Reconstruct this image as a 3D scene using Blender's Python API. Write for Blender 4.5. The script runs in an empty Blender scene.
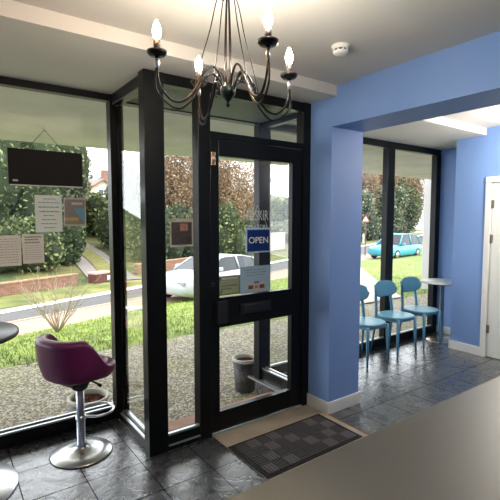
import bpy, math, random
from mathutils import Vector, Matrix
random.seed(7)
S = bpy.context.scene
COL = S.collection
PI = math.pi

# ------------------------------------------------------------ camera, world, light, exposure
cam = bpy.data.objects.new('camera', bpy.data.cameras.new('camera'))
COL.objects.link(cam); S.camera = cam
cam.location = (0, 0, 1.6)
cam.rotation_euler = (math.radians(90 - 4.185), 0, math.radians(-35.875))
cam.data.sensor_width = 36; cam.data.lens = 36 * 431.5 / 500
cam.data.clip_start = 0.02; cam.data.clip_end = 400

w = bpy.data.worlds.new('overcast_sky'); S.world = w; w.use_nodes = True
nt = w.node_tree; nt.nodes.clear()
wo = nt.nodes.new('ShaderNodeOutputWorld'); bg = nt.nodes.new('ShaderNodeBackground')
tc = nt.nodes.new('ShaderNodeTexCoord'); nz = nt.nodes.new('ShaderNodeTexNoise'); cr = nt.nodes.new('ShaderNodeValToRGB')
nz.inputs['Scale'].default_value = 2.2; nz.inputs['Detail'].default_value = 5
cr.color_ramp.elements[0].color = (0.80, 0.86, 0.93, 1); cr.color_ramp.elements[1].color = (0.97, 0.98, 1.0, 1)
nt.links.new(tc.outputs['Generated'], nz.inputs['Vector']); nt.links.new(nz.outputs['Fac'], cr.inputs['Fac'])
nt.links.new(cr.outputs['Color'], bg.inputs['Color']); nt.links.new(bg.outputs['Background'], wo.inputs['Surface'])
bg.inputs['Strength'].default_value = 2.6

def light(name, kind, loc, energy, color=(1, 1, 1), rot=(0, 0, 0), size=1.0, size_y=None):
    l = bpy.data.lights.new(name, kind); l.energy = energy; l.color = color
    if kind == 'AREA':
        l.size = size
        if size_y: l.shape = 'RECTANGLE'; l.size_y = size_y
    elif kind == 'SUN': l.angle = size
    else: l.shadow_soft_size = size
    o = bpy.data.objects.new(name, l); COL.objects.link(o); o.location = loc; o.rotation_euler = rot
    return o
light('sun', 'SUN', (10, -10, 20), 0.9, (1.0, 0.95, 0.86), (math.radians(40), 0, math.radians(25)), 0.5)
light('shop_fill_light', 'AREA', (0.4, -1.0, 2.58), 3, (1, 0.93, 0.84), (0, 0, 0), 1.2, 0.6)  # added fill without a fitting, brightens the shop from behind the camera
light('side_room_ceiling_light', 'POINT', (4.55, 1.55, 2.3), 38, (1, 0.92, 0.82), size=0.15)

S.view_settings.view_transform = 'Standard'; S.view_settings.look = 'None'
S.view_settings.gamma = 1; S.view_settings.use_curve_mapping = False
S.view_settings.exposure = 1.0

# ------------------------------------------------------------ materials
def srgb(r, g, b):
    f = lambda c: (c / 255 / 12.92) if c / 255 <= 0.04045 else ((c / 255 + 0.055) / 1.055) ** 2.4
    return (f(r), f(g), f(b), 1)
MATS = {}
def mat(name, col=None, rough=0.5, metal=0.0, noise=None, bump=None, spec=0.5, emit=None, col2=None, coat=0, transl=0):
    if name in MATS: return MATS[name]
    m = bpy.data.materials.new(name); m.use_nodes = True; n = m.node_tree; b = n.nodes['Principled BSDF']
    b.inputs['Base Color'].default_value = col; b.inputs['Roughness'].default_value = rough
    b.inputs['Metallic'].default_value = metal; b.inputs['Specular IOR Level'].default_value = spec
    b.inputs['Coat Weight'].default_value = coat
    t = n.nodes.new('ShaderNodeTexCoord')
    if noise:
        scale, amt = noise
        x = n.nodes.new('ShaderNodeTexNoise'); x.inputs['Scale'].default_value = scale; x.inputs['Detail'].default_value = 4
        r = n.nodes.new('ShaderNodeValToRGB'); n.links.new(t.outputs['Object'], x.inputs['Vector'])
        c2 = col2 or tuple(min(1, c * (1 + amt)) for c in col[:3]) + (1,)
        c1 = col if col2 else tuple(c * (1 - amt) for c in col[:3]) + (1,)
        r.color_ramp.elements[0].position = 0.35; r.color_ramp.elements[1].position = 0.65
        r.color_ramp.elements[0].color = c1; r.color_ramp.elements[1].color = c2
        n.links.new(x.outputs['Fac'], r.inputs['Fac']); n.links.new(r.outputs['Color'], b.inputs['Base Color'])
    if bump:
        scale, st = bump
        x = n.nodes.new('ShaderNodeTexNoise'); x.inputs['Scale'].default_value = scale; x.inputs['Detail'].default_value = 5
        bp = n.nodes.new('ShaderNodeBump'); bp.inputs['Strength'].default_value = st; bp.inputs['Distance'].default_value = 0.01
        n.links.new(t.outputs['Object'], x.inputs['Vector']); n.links.new(x.outputs['Fac'], bp.inputs['Height'])
        n.links.new(bp.outputs['Normal'], b.inputs['Normal'])
    if emit:
        b.inputs['Emission Color'].default_value = emit[0]; b.inputs['Emission Strength'].default_value = emit[1]
    if transl:
        o = n.nodes['Material Output']; tl = n.nodes.new('ShaderNodeBsdfTranslucent'); tl.inputs['Color'].default_value = col; mx = n.nodes.new('ShaderNodeMixShader'); mx.inputs['Fac'].default_value = transl
        n.links.new(b.outputs[0], mx.inputs[1]); n.links.new(tl.outputs[0], mx.inputs[2]); n.links.new(mx.outputs[0], o.inputs['Surface'])
    MATS[name] = m; return m

def glass_mat(name, tint=(0.985, 0.99, 0.985, 1), refl=0.9):
    m = bpy.data.materials.new(name); m.use_nodes = True; n = m.node_tree; n.nodes.clear()
    o = n.nodes.new('ShaderNodeOutputMaterial'); mx = n.nodes.new('ShaderNodeMixShader')
    tr = n.nodes.new('ShaderNodeBsdfTransparent'); gl = n.nodes.new('ShaderNodeBsdfGlossy')
    lw = n.nodes.new('ShaderNodeLayerWeight'); lw.inputs['Blend'].default_value = 0.5
    pw = n.nodes.new('ShaderNodeMath'); pw.operation = 'POWER'; pw.inputs[1].default_value = 4.0
    mu = n.nodes.new('ShaderNodeMath'); mu.operation = 'MULTIPLY_ADD'; mu.inputs[1].default_value = 0.75 * refl; mu.inputs[2].default_value = 0.03
    n.links.new(lw.outputs['Facing'], pw.inputs[0])
    tr.inputs['Color'].default_value = tint; gl.inputs['Roughness'].default_value = 0.02
    n.links.new(pw.outputs[0], mu.inputs[0]); n.links.new(mu.outputs[0], mx.inputs['Fac'])
    n.links.new(tr.outputs[0], mx.inputs[1]); n.links.new(gl.outputs[0], mx.inputs[2]); n.links.new(mx.outputs[0], o.inputs['Surface'])
    return m
M_GLASS = glass_mat('window_glass')
M_FRAME = mat('black_powder_coat', (0.006, 0.007, 0.0075, 1), 0.32, spec=0.22)
M_BEAD = mat('aluminium_bead', srgb(190, 195, 195), 0.3, 0.6)
M_BLUE = mat('blue_wall_paint', srgb(126, 160, 216), 0.55, bump=(60, 0.05), noise=(1.5, 0.04))
M_CEIL = mat('ceiling_paint', srgb(214, 210, 202), 0.8, bump=(40, 0.05))
M_WHITE = mat('white_gloss_paint', srgb(236, 236, 230), 0.4)
M_CHROME = mat('brushed_chrome', srgb(225, 225, 225), 0.32, 1.0, bump=(120, 0.04))
M_BLACKPL = mat('black_plastic', (0.012, 0.012, 0.013, 1), 0.45)
M_PAPER = mat('paper', srgb(226, 226, 222), 0.7, transl=.5)
M_CLEAR = glass_mat('clear_plastic', (0.95, 0.97, 0.97, 1), 1.0)

def tile_mat():
    m = bpy.data.materials.new('slate_tile'); m.use_nodes = True; n = m.node_tree; b = n.nodes['Principled BSDF']
    L = n.links.new; N = n.nodes.new
    t = N('ShaderNodeTexCoord'); mp = N('ShaderNodeMapping'); mp.inputs['Location'].default_value = (-0.33 + 3.45, -0.21 + 3.45, 0)
    br = N('ShaderNodeTexBrick'); br.offset = 0; br.squash = 1
    br.inputs['Scale'].default_value = 1; br.inputs['Brick Width'].default_value = 0.345; br.inputs['Row Height'].default_value = 0.345
    br.inputs['Mortar Size'].default_value = 0.003; br.inputs['Mortar Smooth'].default_value = 0.1; br.inputs['Bias'].default_value = 0
    br.inputs['Color1'].default_value = (0.052, 0.053, 0.057, 1); br.inputs['Color2'].default_value = (0.080, 0.081, 0.086, 1)
    br.inputs['Mortar'].default_value = (0.008, 0.008, 0.008, 1)
    L(t.outputs['Object'], mp.inputs['Vector']); L(mp.outputs['Vector'], br.inputs['Vector'])
    nz = N('ShaderNodeTexNoise'); nz.inputs['Scale'].default_value = 7; nz.inputs['Detail'].default_value = 7; nz.inputs['Roughness'].default_value = 0.62; nz.inputs['Distortion'].default_value = 2.2
    L(t.outputs['Object'], nz.inputs['Vector'])
    vr = N('ShaderNodeMapRange'); vr.inputs['From Min'].default_value = .3; vr.inputs['From Max'].default_value = .7; vr.inputs['To Min'].default_value = .75; vr.inputs['To Max'].default_value = 1.2; L(nz.outputs['Fac'], vr.inputs['Value'])
    mx = N('ShaderNodeVectorMath'); mx.operation = 'SCALE'; L(br.outputs['Color'], mx.inputs[0]); L(vr.outputs['Result'], mx.inputs['Scale'])
    L(mx.outputs['Vector'], b.inputs['Base Color'])
    rr = N('ShaderNodeMapRange'); rr.inputs['To Min'].default_value = 0.16; rr.inputs['To Max'].default_value = 0.40
    L(nz.outputs['Fac'], rr.inputs['Value']); L(rr.outputs['Result'], b.inputs['Roughness'])
    inv = N('ShaderNodeMath'); inv.operation = 'MULTIPLY_ADD'; inv.inputs[1].default_value = -1; inv.inputs[2].default_value = 1; L(br.outputs['Fac'], inv.inputs[0])
    sp = N('ShaderNodeMath'); sp.operation = 'MULTIPLY'; sp.inputs[1].default_value = 0.9; L(inv.outputs[0], sp.inputs[0]); L(sp.outputs[0], b.inputs['Specular IOR Level'])
    co = N('ShaderNodeMath'); co.operation = 'MULTIPLY'; co.inputs[1].default_value = 0.8; L(inv.outputs[0], co.inputs[0]); L(co.outputs[0], b.inputs['Coat Weight'])
    b.inputs['Coat Roughness'].default_value = 0.2
    b1 = N('ShaderNodeBump'); b1.inputs['Strength'].default_value = 0.38; b1.inputs['Distance'].default_value = 0.012
    L(nz.outputs['Fac'], b1.inputs['Height']); L(b1.outputs['Normal'], b.inputs['Normal']); L(b1.outputs['Normal'], b.inputs['Coat Normal'])
    return m
M_TILE = tile_mat()

# ------------------------------------------------------------ mesh helpers
class MB:
    def __init__(s): s.v = []; s.f = []; s.m = []; s.sm = []
    def add(s, vs, fs, mi=0, smooth=False):
        o = len(s.v); s.v += [tuple(p) for p in vs]
        for f in fs: s.f.append([o + i for i in f]); s.m.append(mi); s.sm.append(smooth)
        return s
    def box(s, x0, y0, z0, x1, y1, z1, mi=0):
        v = [(x, y, z) for z in (z0, z1) for y in (y0, y1) for x in (x0, x1)]
        return s.add(v, [(0, 2, 3, 1), (4, 5, 7, 6), (0, 1, 5, 4), (2, 6, 7, 3), (0, 4, 6, 2), (1, 3, 7, 5)], mi)
    def quad(s, a, b, c, d, mi=0): return s.add([a, b, c, d], [(0, 1, 2, 3)], mi)
    def tube(s, path, rad, n=8, mi=0, closed=False, smooth=True):
        P = [Vector(p) for p in path]; k = len(P); vs = []; fs = []
        rs = rad if isinstance(rad, (list, tuple)) else [rad] * k
        up = None
        for i in range(k):
            a = P[(i - 1) % k] if (closed or i > 0) else P[0]
            b = P[(i + 1) % k] if (closed or i < k - 1) else P[-1]
            d = (b - a).normalized() if (b - a).length > 1e-9 else Vector((0, 0, 1))
            if up is None:
                up = Vector((0, 0, 1)) if abs(d.z) < 0.9 else Vector((1, 0, 0))
            e1 = up - d * up.dot(d)
            if e1.length < 1e-5: e1 = Vector((1, 0, 0)) - d * d.x
            e1.normalize(); e2 = d.cross(e1); up = e1
            for j in range(n):
                t = 2 * PI * j / n; vs.append(P[i] + (e1 * math.cos(t) + e2 * math.sin(t)) * rs[i])
        for i in range(k if closed else k - 1):
            i2 = (i + 1) % k
            for j in range(n):
                j2 = (j + 1) % n; fs.append((i * n + j, i * n + j2, i2 * n + j2, i2 * n + j))
        s.add(vs, fs, mi, smooth)
        if not closed:
            o = len(s.v) - k * n
            s.f.append([o + j for j in range(n)][::-1]); s.m.append(mi); s.sm.append(False)
            s.f.append([o + (k - 1) * n + j for j in range(n)]); s.m.append(mi); s.sm.append(False)
        return s
    def lathe(s, prof, n=24, c=(0, 0, 0), mi=0, smooth=True, sx=1, sy=1):
        vs = []; fs = []
        for r, z in prof:
            for j in range(n):
                t = 2 * PI * j / n; vs.append((c[0] + sx * r * math.cos(t), c[1] + sy * r * math.sin(t), c[2] + z))
        for i in range(len(prof) - 1):
            for j in range(n):
                j2 = (j + 1) % n; fs.append((i * n + j, i * n + j2, (i + 1) * n + j2, (i + 1) * n + j))
        s.add(vs, fs, mi, smooth)
        return s
    def prism(s, pts, axis, a, b, mi=0):
        """outline pts (u,v) extruded along axis 'x','y','z' from a to b"""
        n = len(pts); vs = []
        for t in (a, b):
            for u, v in pts:
                vs.append((t, u, v) if axis == 'x' else (u, t, v) if axis == 'y' else (u, v, t))
        fs = [list(range(n))[::-1], list(range(n, 2 * n))] + [(i, (i + 1) % n, n + (i + 1) % n, n + i) for i in range(n)]
        return s.add(vs, fs, mi)
    def mesh(s, name, mats, off=None):
        me = bpy.data.meshes.new(name)
        vs = s.v if off is None else [(x - off[0], y - off[1], z - off[2]) for x, y, z in s.v]
        me.from_pydata(vs, [], s.f)
        for m in (mats if isinstance(mats, (list, tuple)) else [mats]): me.materials.append(m)
        me.polygons.foreach_set('material_index', s.m); me.polygons.foreach_set('use_smooth', s.sm)
        me.update(); return me

def props(o, label=None, cat=None, group=None, kind=None):
    if label: o['label'] = label
    if cat: o['category'] = cat
    if group: o['group'] = group
    if kind: o['kind'] = kind
    return o
def empty(name, loc=(0, 0, 0), rz=0):
    o = bpy.data.objects.new(name, None); COL.objects.link(o); o.location = loc; o.rotation_euler = (0, 0, rz)
    o.empty_display_size = 0.1; return o
def wpos(p):
    v = Vector((0, 0, 0))
    while p is not None: v += p.location; p = p.parent
    return v
def obj(name, mb, mats, parent=None, world=True, bevel=0, label=None, loc=None, seg=2):
    """world=True: the shapes are given in world metres and are made relative to the parent"""
    off = tuple(wpos(parent)) if (parent is not None and world) else None
    o = bpy.data.objects.new(name, mb.mesh(name, mats, off)); COL.objects.link(o)
    if parent is not None: o.parent = parent
    if loc: o.location = loc
    if bevel:
        b = o.modifiers.new('bevel', 'BEVEL'); b.width = bevel; b.segments = seg; b.limit_method = 'ANGLE'; b.angle_limit = math.radians(40)
    if label: o['label'] = label
    return o
def struct(name, mb, mats, label, cat='wall', **k):
    return props(obj(name, mb, mats, **k), label, cat, kind='structure')
def copy_tree(o, parent=None):
    c = o.copy(); COL.objects.link(c); c.parent = parent
    for ch in list(o.children): copy_tree(ch, c)
    return c
def text_obj(name, s, size, mat_, parent, loc, rot, depth=0.0008, mirror=False, sx=1, sy=1, align='CENTER'):
    cu = bpy.data.curves.new(name, 'FONT'); cu.body = s; cu.size = size; cu.extrude = depth; cu.align_x = align; cu.align_y = 'CENTER'
    t = bpy.data.objects.new(name + '_tmp', cu); COL.objects.link(t)
    dg = bpy.context.evaluated_depsgraph_get(); me = bpy.data.meshes.new_from_object(t.evaluated_get(dg))
    bpy.data.objects.remove(t)
    me.name = name; me.materials.clear(); me.materials.append(mat_)
    for v in me.vertices: v.co.x *= (-sx if mirror else sx); v.co.y *= sy
    o = bpy.data.objects.new(name, me); COL.objects.link(o); o.parent = parent; o.location = loc; o.rotation_euler = rot
    return o
def arc(c, r, a0, a1, n, z=0): return [(c[0] + r * math.cos(a0 + (a1 - a0) * i / (n - 1)), c[1] + r * math.sin(a0 + (a1 - a0) * i / (n - 1)), z) for i in range(n)]
def spline(pts, n=8):
    P = [Vector(p) for p in pts]; P = [2 * P[0] - P[1]] + P + [2 * P[-1] - P[-2]]; out = []
    for i in range(1, len(P) - 2):
        for k in range(n):
            t = k / n; a, b, c, d = P[i - 1:i + 3]
            out.append(0.5 * ((2 * b) + (c - a) * t + (2 * a - 5 * b + 4 * c - d) * t * t + (3 * b - a - 3 * c + d) * t ** 3))
    out.append(P[-2]); return [tuple(p) for p in out]

# ------------------------------------------------------------ room shell
struct('floor', MB().box(-1.6, -2.6, -0.25, 5.75, 2.72, 0).box(-1.6, 2.72, -0.25, 1.11, 3.42, 0).box(2.55, 2.72, -0.25, 5.75, 3.42, 0), M_TILE, 'black riven slate tile floor of the shop', 'floor')
cb = MB().box(-1.6, -2.6, 2.62, 5.75, 2.37, 2.72)
cb.box(-1.6, 2.36, 2.54, 2.53, 2.72, 2.72).box(2.9, 2.455, 2.54, 5.67, 3.42, 2.72).box(-1.6, 2.72, 2.54, 1.15, 3.42, 2.72).box(2.53, 2.73, 2.54, 2.9, 3.42, 2.72)
cb.box(2.9, 2.37, 2.62, 5.67, 2.455, 2.72)
struct('ceiling', cb, M_CEIL, 'off-white ceiling with a dropped strip along the windows', 'ceiling')
struct('wall_left', MB().box(-1.7, -2.6, 0, -1.6, 3.42, 2.62), M_BLUE, 'blue painted wall at the left end of the shop')
struct('wall_back', MB().box(-1.7, -2.7, 0, 5.8, -2.6, 2.62), M_BLUE, 'blue painted wall behind the counter')
struct('wall_middle', MB().prism([(2.405, 0), (2.73, 0), (2.73, 2.62), (-2.6, 2.62), (-2.6, 2.315), (2.405, 2.315)], 'x', 2.53, 2.9), M_BLUE, 'blue pillar and overhead beam beside the entrance door')
wr = MB().box(5.08, 2.435, 0, 5.2, 2.8, 2.62).box(5.08, 1.50, 2.07, 5.2, 2.435, 2.62).box(5.08, -2.6, 0, 5.2, 1.50, 2.62)
wr.box(5.20, 2.70, 0, 5.76, 2.8, 2.62).box(5.67, 2.8, 0, 5.76, 3.42, 2.62)
struct('wall_right', wr, M_BLUE, 'blue painted wall with the white door and the window niche')
bb = MB().box(5.065, 2.43, 0, 5.08, 2.815, 0.10).box(5.065, 2.8, 0, 5.655, 2.815, 0.10).box(5.655, 2.8, 0, 5.67, 3.33, 0.10).box(5.065, -2.6, 0, 5.08, 1.49, 0.10)
struct('baseboard_right', bb, M_WHITE, 'white baseboard under the right blue wall and niche', 'baseboard', bevel=0.003)
struct('baseboard_middle', MB().box(2.515, 2.39, 0, 2.915, 2.405, 0.10).box(2.515, 2.405, 0, 2.53, 2.655, 0.10).box(2.9, 2.405, 0, 2.915, 2.745, 0.10).box(2.62, 2.73, 0, 2.9, 2.745, 0.10), M_WHITE, 'white baseboard wrapped round the blue pillar', 'baseboard', bevel=0.003)

# white side door
d2 = props(empty('door_2', (5.08, 2.37, 0)), 'white painted side door at the right edge', 'door', kind='structure')
obj('door_leaf', MB().box(5.09, 1.57, 0.008, 5.13, 2.365, 2.0), M_WHITE, d2)
fr = MB().box(5.058, 2.372, 0, 5.14, 2.432, 2.0).box(5.058, 1.50, 0, 5.14, 1.565, 2.0).box(5.058, 1.50, 2.003, 5.14, 2.432, 2.068)
obj('door_frame', fr, M_WHITE, d2, bevel=0.004)
M_HINGE = mat('steel_hinge', srgb(120, 115, 108), 0.35, 0.9)
for z in (1.76, 1.37, 0.33):
    obj('hinge', MB().box(5.080, 2.345, z - 0.045, 5.092, 2.366, z + 0.045).tube([(5.078, 2.3685, z - 0.05), (5.078, 2.3685, z + 0.05)], 0.006), M_HINGE, d2, label='grey steel hinge')
obj('door_handle', MB().lathe([(0, 0), (0.024, 0), (0.024, 0.006)], 16, (0, 0, 0)).add([], []), M_HINGE, d2, world=False, loc=(0.0, -0.74, 1.0)).rotation_euler = (0, -PI / 2, 0)

# ------------------------------------------------------------ shopfront glazing
def pane_window(name, label, frame, panes, beads, loc, glass=M_GLASS):
    r = props(empty(name, loc), label, 'window', kind='structure')
    obj('window_frame', frame, M_FRAME, r, bevel=0.003)
    for p in panes: obj('glass_pane', MB().box(*p), glass, r)
    if beads:
        b = MB()
        for q in beads: b.box(*q)
        obj('glazing_bead', b, M_BEAD, r, label='silver glazing bead')
    return r
# big left window  Y = 3.34 .. 3.41
F = MB().box(-1.6, 3.34, 2.49, 1.10, 3.41, 2.54).box(-1.6, 3.34, 0, 1.10, 3.41, 0.095).box(1.096, 3.33, 0, 1.15, 3.42, 2.54)
F.box(-1.6, 3.34, 0.095, -1.54, 3.41, 2.49).box(-0.63, 3.34, 0.095, -0.57, 3.41, 2.49)
pane_window('window_1', 'big full-height window behind the purple stool', F, [(-0.57, 3.372, 0.095, 1.096, 3.378, 2.49), (-1.54, 3.372, 0.095, -0.63, 3.378, 2.49)],
            [(-0.57, 3.343, 0.095, 1.094, 3.366, 0.108), (-1.54, 3.343, 0.095, -0.63, 3.366, 0.108), (-0.57, 3.384, 0.095, 1.094, 3.404, 0.118)], (-0.2, 3.37, 0))
# porch return beside the stool   X = 1.10 .. 1.17
F = MB().box(1.11, 2.742, 0, 1.18, 3.33, 0.05).box(1.11, 2.742, 2.46, 1.18, 3.33, 2.54).box(1.155, 3.30, 0.05, 1.19, 3.40, 2.46).box(1.125, 2.742, 0.05, 1.165, 2.77, 2.46)
pane_window('window_2', 'narrow porch side window between the two black corner posts', F, [(1.14, 2.77, 0.05, 1.146, 3.30, 2.46)],
            [(1.115, 2.77, 0.05, 1.134, 3.30, 0.06), (1.152, 2.77, 0.05, 1.176, 3.30, 0.075)], (1.145, 3.05, 0))
struct('trim_1', MB().box(1.086, 2.645, 0, 1.224, 2.735, 2.54), M_FRAME, 'thick black corner post in front of the porch glass', 'post', bevel=0.004)
# sidelight
F = MB().box(1.224, 2.65, 0, 1.472, 2.72, 0.105).box(1.224, 2.65, 2.47, 1.472, 2.72, 2.54).box(1.472, 2.64, 0, 1.569, 2.73, 2.54)
pane_window('window_3', 'tall narrow sidelight holding the dark poster, left of the entrance door', F, [(1.224, 2.682, 0.105, 1.472, 2.688, 2.47)],
            [(1.226, 2.653, 0.105, 1.470, 2.676, 0.120), (1.226, 2.640, 0.035, 1.470, 2.65, 0.045)], (1.35, 2.685, 0))
# transom + right jamb
F = MB().box(1.569, 2.65, 2.165, 2.45, 2.72, 2.212).box(1.569, 2.65, 2.468, 2.45, 2.72, 2.54).box(2.45, 2.64, 0, 2.53, 2.73, 2.54)
pane_window('window_4', 'low wide transom window above the entrance door', F, [(1.569, 2.682, 2.212, 2.45, 2.688, 2.468)], None, (2.0, 2.685, 2.2))
# right porch return
F = MB().box(2.55, 2.745, 0, 2.62, 3.33, 0.105).box(2.55, 2.745, 2.46, 2.62, 3.33, 2.54).box(2.565, 2.745, 0.105, 2.605, 2.80, 2.46).box(2.52, 3.33, 0, 2.66, 3.42, 2.54)
pane_window('window_5', 'porch side window seen through the entrance door glass', F, [(2.582, 2.80, 0.105, 2.588, 3.33, 2.46)],
            [(2.555, 2.80, 0.105, 2.576, 3.33, 0.115), (2.594, 2.80, 0.105, 2.615, 3.33, 0.12), (2.505, 2.75, -0.02, 2.548, 3.50, -0.004)], (2.585, 3.05, 0))
# right window of the side room
F = MB().box(2.66, 3.34, 2.46, 5.67, 3.41, 2.54).box(2.66, 3.34, 0, 5.67, 3.41, 0.095)
for a, b in ((4.497, 4.637), (5.565, 5.67)): F.box(a, 3.335, 0.095, b, 3.415, 2.46)
F.box(3.55, 3.335, 0.095, 3.63, 3.415, 2.46)
pane_window('window_6', 'full-height window behind the row of pale blue chairs', F, [(2.66, 3.372, 0.095, 3.55, 3.378, 2.46), (3.63, 3.372, 0.095, 4.497, 3.378, 2.46), (4.637, 3.372, 0.095, 5.565, 3.378, 2.46)],
            [(2.66, 3.345, 0.095, 3.55, 3.368, 0.112), (3.63, 3.345, 0.095, 4.497, 3.368, 0.112), (4.637, 3.345, 0.095, 5.565, 3.368, 0.112)], (4.2, 3.37, 0))

# entrance door
d1 = props(empty('door_1', (2.01, 2.67, 0)), 'black framed glass entrance door with the blue OPEN sign', 'door', kind='structure')
F = MB().box(1.571, 2.655, 0.015, 1.646, 2.705, 2.16).box(2.345, 2.655, 0.015, 2.447, 2.705, 2.16)
F.box(1.646, 2.655, 2.045, 2.345, 2.705, 2.16).box(1.646, 2.655, 0.80, 2.345, 2.705, 1.02).box(1.646, 2.655, 0.015, 2.345, 2.705, 0.165)
obj('door_frame', F, M_FRAME, d1, bevel=0.003)
for z0, z1 in ((0.165, 0.80), (1.02, 2.045)): obj('glass_pane', MB().box(1.646, 2.68, z0, 2.345, 2.686, z1), M_GLASS, d1)
obj('letter_slot', MB().box(1.83, 2.645, 0.875, 2.12, 2.655, 0.955).box(1.85, 2.638, 0.885, 2.10, 2.646, 0.945), M_BLACKPL, d1, bevel=0.003, label='black letter slot flap')
obj('lock_box', MB().box(1.61, 2.622, 0.835, 1.70, 2.655, 1.0), M_BLACKPL, d1, bevel=0.004, label='black lock box')
M_BRASS = mat('brass', srgb(205, 160, 120), 0.35, 0.9)
lk = obj('latch', MB().box(1.573, 2.636, 1.975, 1.607, 2.655, 2.065), M_BRASS, d1, bevel=0.003, label='brass latch plate')
obj('latch_bolt', MB().tube([(1.59, 2.632, 1.985), (1.59, 2.632, 2.045)], 0.008).tube([(1.59, 2.632, 2.01), (1.59, 2.612, 2.01)], 0.006), M_CHROME, lk)
ky = MB().tube([(1.587, 2.655, 1.125), (1.587, 2.642, 1.125)], 0.018, 16)
obj('keyhole', ky, M_BLACKPL, d1); obj('door_sill_strip', MB().box(1.571, 2.635, 0.0, 2.45, 2.655, 0.014), M_BEAD, d1, label='aluminium sill strip')

# mat well, threshold slab
M_WELL = mat('beige_stone', srgb(182, 168, 146), 0.28, noise=(5, 0.12), bump=(25, 0.15))
struct('trim_2', MB().box(1.575, 1.6, 0.0, 2.512, 2.634, 0.004), M_WELL, 'beige stone strip of floor around the entrance mat', 'threshold')
struct('trim_4', MB().box(2.512, 1.6, 0.0, 2.532, 2.39, 0.007), mat('wood_edging', srgb(120, 92, 70), .5), 'thin brown edging strip between the beige entrance strip and the slate tiles', 'trim')
M_SLAB = mat('terracotta_slab', srgb(190, 150, 132), 0.8, noise=(8, 0.15), bump=(30, 0.3))
struct('trim_3', MB().box(1.19, 2.735, -0.21, 2.50, 3.12, -0.04), M_SLAB, 'pinkish slab step outside the entrance door', 'step')

# ------------------------------------------------------------ outside ground
def gravel_mat():
    m = bpy.data.materials.new('gravel'); m.use_nodes = True; n = m.node_tree; b = n.nodes['Principled BSDF']; b.inputs['Roughness'].default_value = .9; L = n.links.new; N = n.nodes.new
    t = N('ShaderNodeTexCoord'); vo = N('ShaderNodeTexVoronoi'); vo.inputs['Scale'].default_value = 62; L(t.outputs['Object'], vo.inputs['Vector'])
    hs = N('ShaderNodeSeparateColor'); L(vo.outputs['Color'], hs.inputs[0]); r = N('ShaderNodeValToRGB'); L(hs.outputs[0], r.inputs['Fac'])
    e = r.color_ramp.elements; e[0].color = srgb(96, 90, 78); e[1].color = srgb(214, 206, 188); x = e.new(.5); x.color = srgb(146, 138, 122)
    nz = N('ShaderNodeTexNoise'); nz.inputs['Scale'].default_value = 1.6; nz.inputs['Detail'].default_value = 3; L(t.outputs['Object'], nz.inputs['Vector'])
    g = N('ShaderNodeValToRGB'); g.color_ramp.elements[0].position = .42; g.color_ramp.elements[0].color = (1, 1, 1, 1); g.color_ramp.elements[1].position = .68; g.color_ramp.elements[1].color = (.86, .88, .66, 1); L(nz.outputs['Fac'], g.inputs['Fac'])
    mx = N('ShaderNodeMix'); mx.data_type = 'RGBA'; mx.blend_type = 'MULTIPLY'; mx.inputs['Factor'].default_value = 1; L(r.outputs['Color'], mx.inputs[6]); L(g.outputs['Color'], mx.inputs[7]); L(mx.outputs[2], b.inputs['Base Color'])
    bp = N('ShaderNodeBump'); bp.inputs['Strength'].default_value = 1; bp.inputs['Distance'].default_value = .01; bp.invert = True; L(vo.outputs['Distance'], bp.inputs['Height']); L(bp.outputs['Normal'], b.inputs['Normal'])
    return m
M_GRAVEL = gravel_mat()
M_LAWN = mat('lawn_soil', srgb(88, 104, 46), 0.95, noise=(3, 0.3), col2=srgb(136, 150, 68), bump=(30, 0.6))
M_PATH = mat('footpath_tarmac', srgb(158, 132, 116), 0.9, noise=(14, 0.12), bump=(60, 0.3))
M_ROAD = mat('road_tarmac', srgb(88, 86, 86), 0.85, noise=(12, 0.12), bump=(60, 0.3))
M_KERB = mat('kerb_stone', srgb(160, 144, 116), 0.85, noise=(9, 0.1))
M_VERGE = mat('verge_grass', srgb(76, 84, 40), 0.95, noise=(1.2, 0.3), col2=srgb(122, 124, 62), bump=(20, 0.8))
M_HILL = mat('hillside_undergrowth', srgb(52, 66, 30), 0.95, noise=(0.7, 0.3), col2=srgb(112, 108, 60), bump=(3, 1.0))
L_lawn = lambda x: 5.82
L_path = lambda x: 10.4 + 0.34 * x
L_road = lambda x: 11.95 + 0.345 * x
L_far = lambda x: 13.55 + 0.42 * x
L_wall = lambda x: 16.3 + 0.44 * x
def strip(la, za, lb, zb, nx=40, ns=4, x0=-25, x1=75, zf=None):
    b = MB(); vs = []; fs = []
    for i in range(nx + 1):
        x = x0 + (x1 - x0) * i / nx
        for j in range(ns + 1):
            s = j / ns; ya = la(x); yb = max(lb(x), ya + 0.05); y = ya + (yb - ya) * s; vs.append((x, y, (za + (zb - za) * s) if zf is None else zf(x, y)))
    for i in range(nx):
        for j in range(ns): a = i * (ns + 1) + j; fs.append((a, a + ns + 1, a + ns + 2, a + 1))
    return b.add(vs, fs, 0, True)
def hill_z(x, y):
    t = max(0, (y - L_wall(x)) * 0.915)
    return -1.1 + 0.11 * t if t < 12 else 0.22 + 0.25 * (t - 12)
def lawn_z(x, y):
    t = min(1, max(0, (y - 5.82) / (L_path(x) - 5.82))) if L_path(x) > 5.8 else 1
    return -0.2 - 0.85 * t
X0 = -10
def side_path_mesh():
    b = MB(); vs = []; n = 12
    for i in range(n + 1):
        s_ = i / n; xa, ya = 5.4 + s_ * 11.6, 5.84 + s_ * 10.2; xb, yb = 8.5 + s_ * 11.3, 5.84 + s_ * 10.9
        for k in range(4): x, y = xa + (xb - xa) * k / 3, ya + (yb - ya) * k / 3; vs.append((x, y, lawn_z(x, y) + .03))
    return b.add(vs, [(4 * i + k, 4 * i + k + 1, 4 * i + k + 5, 4 * i + k + 4) for i in range(n) for k in range(3)])
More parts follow.
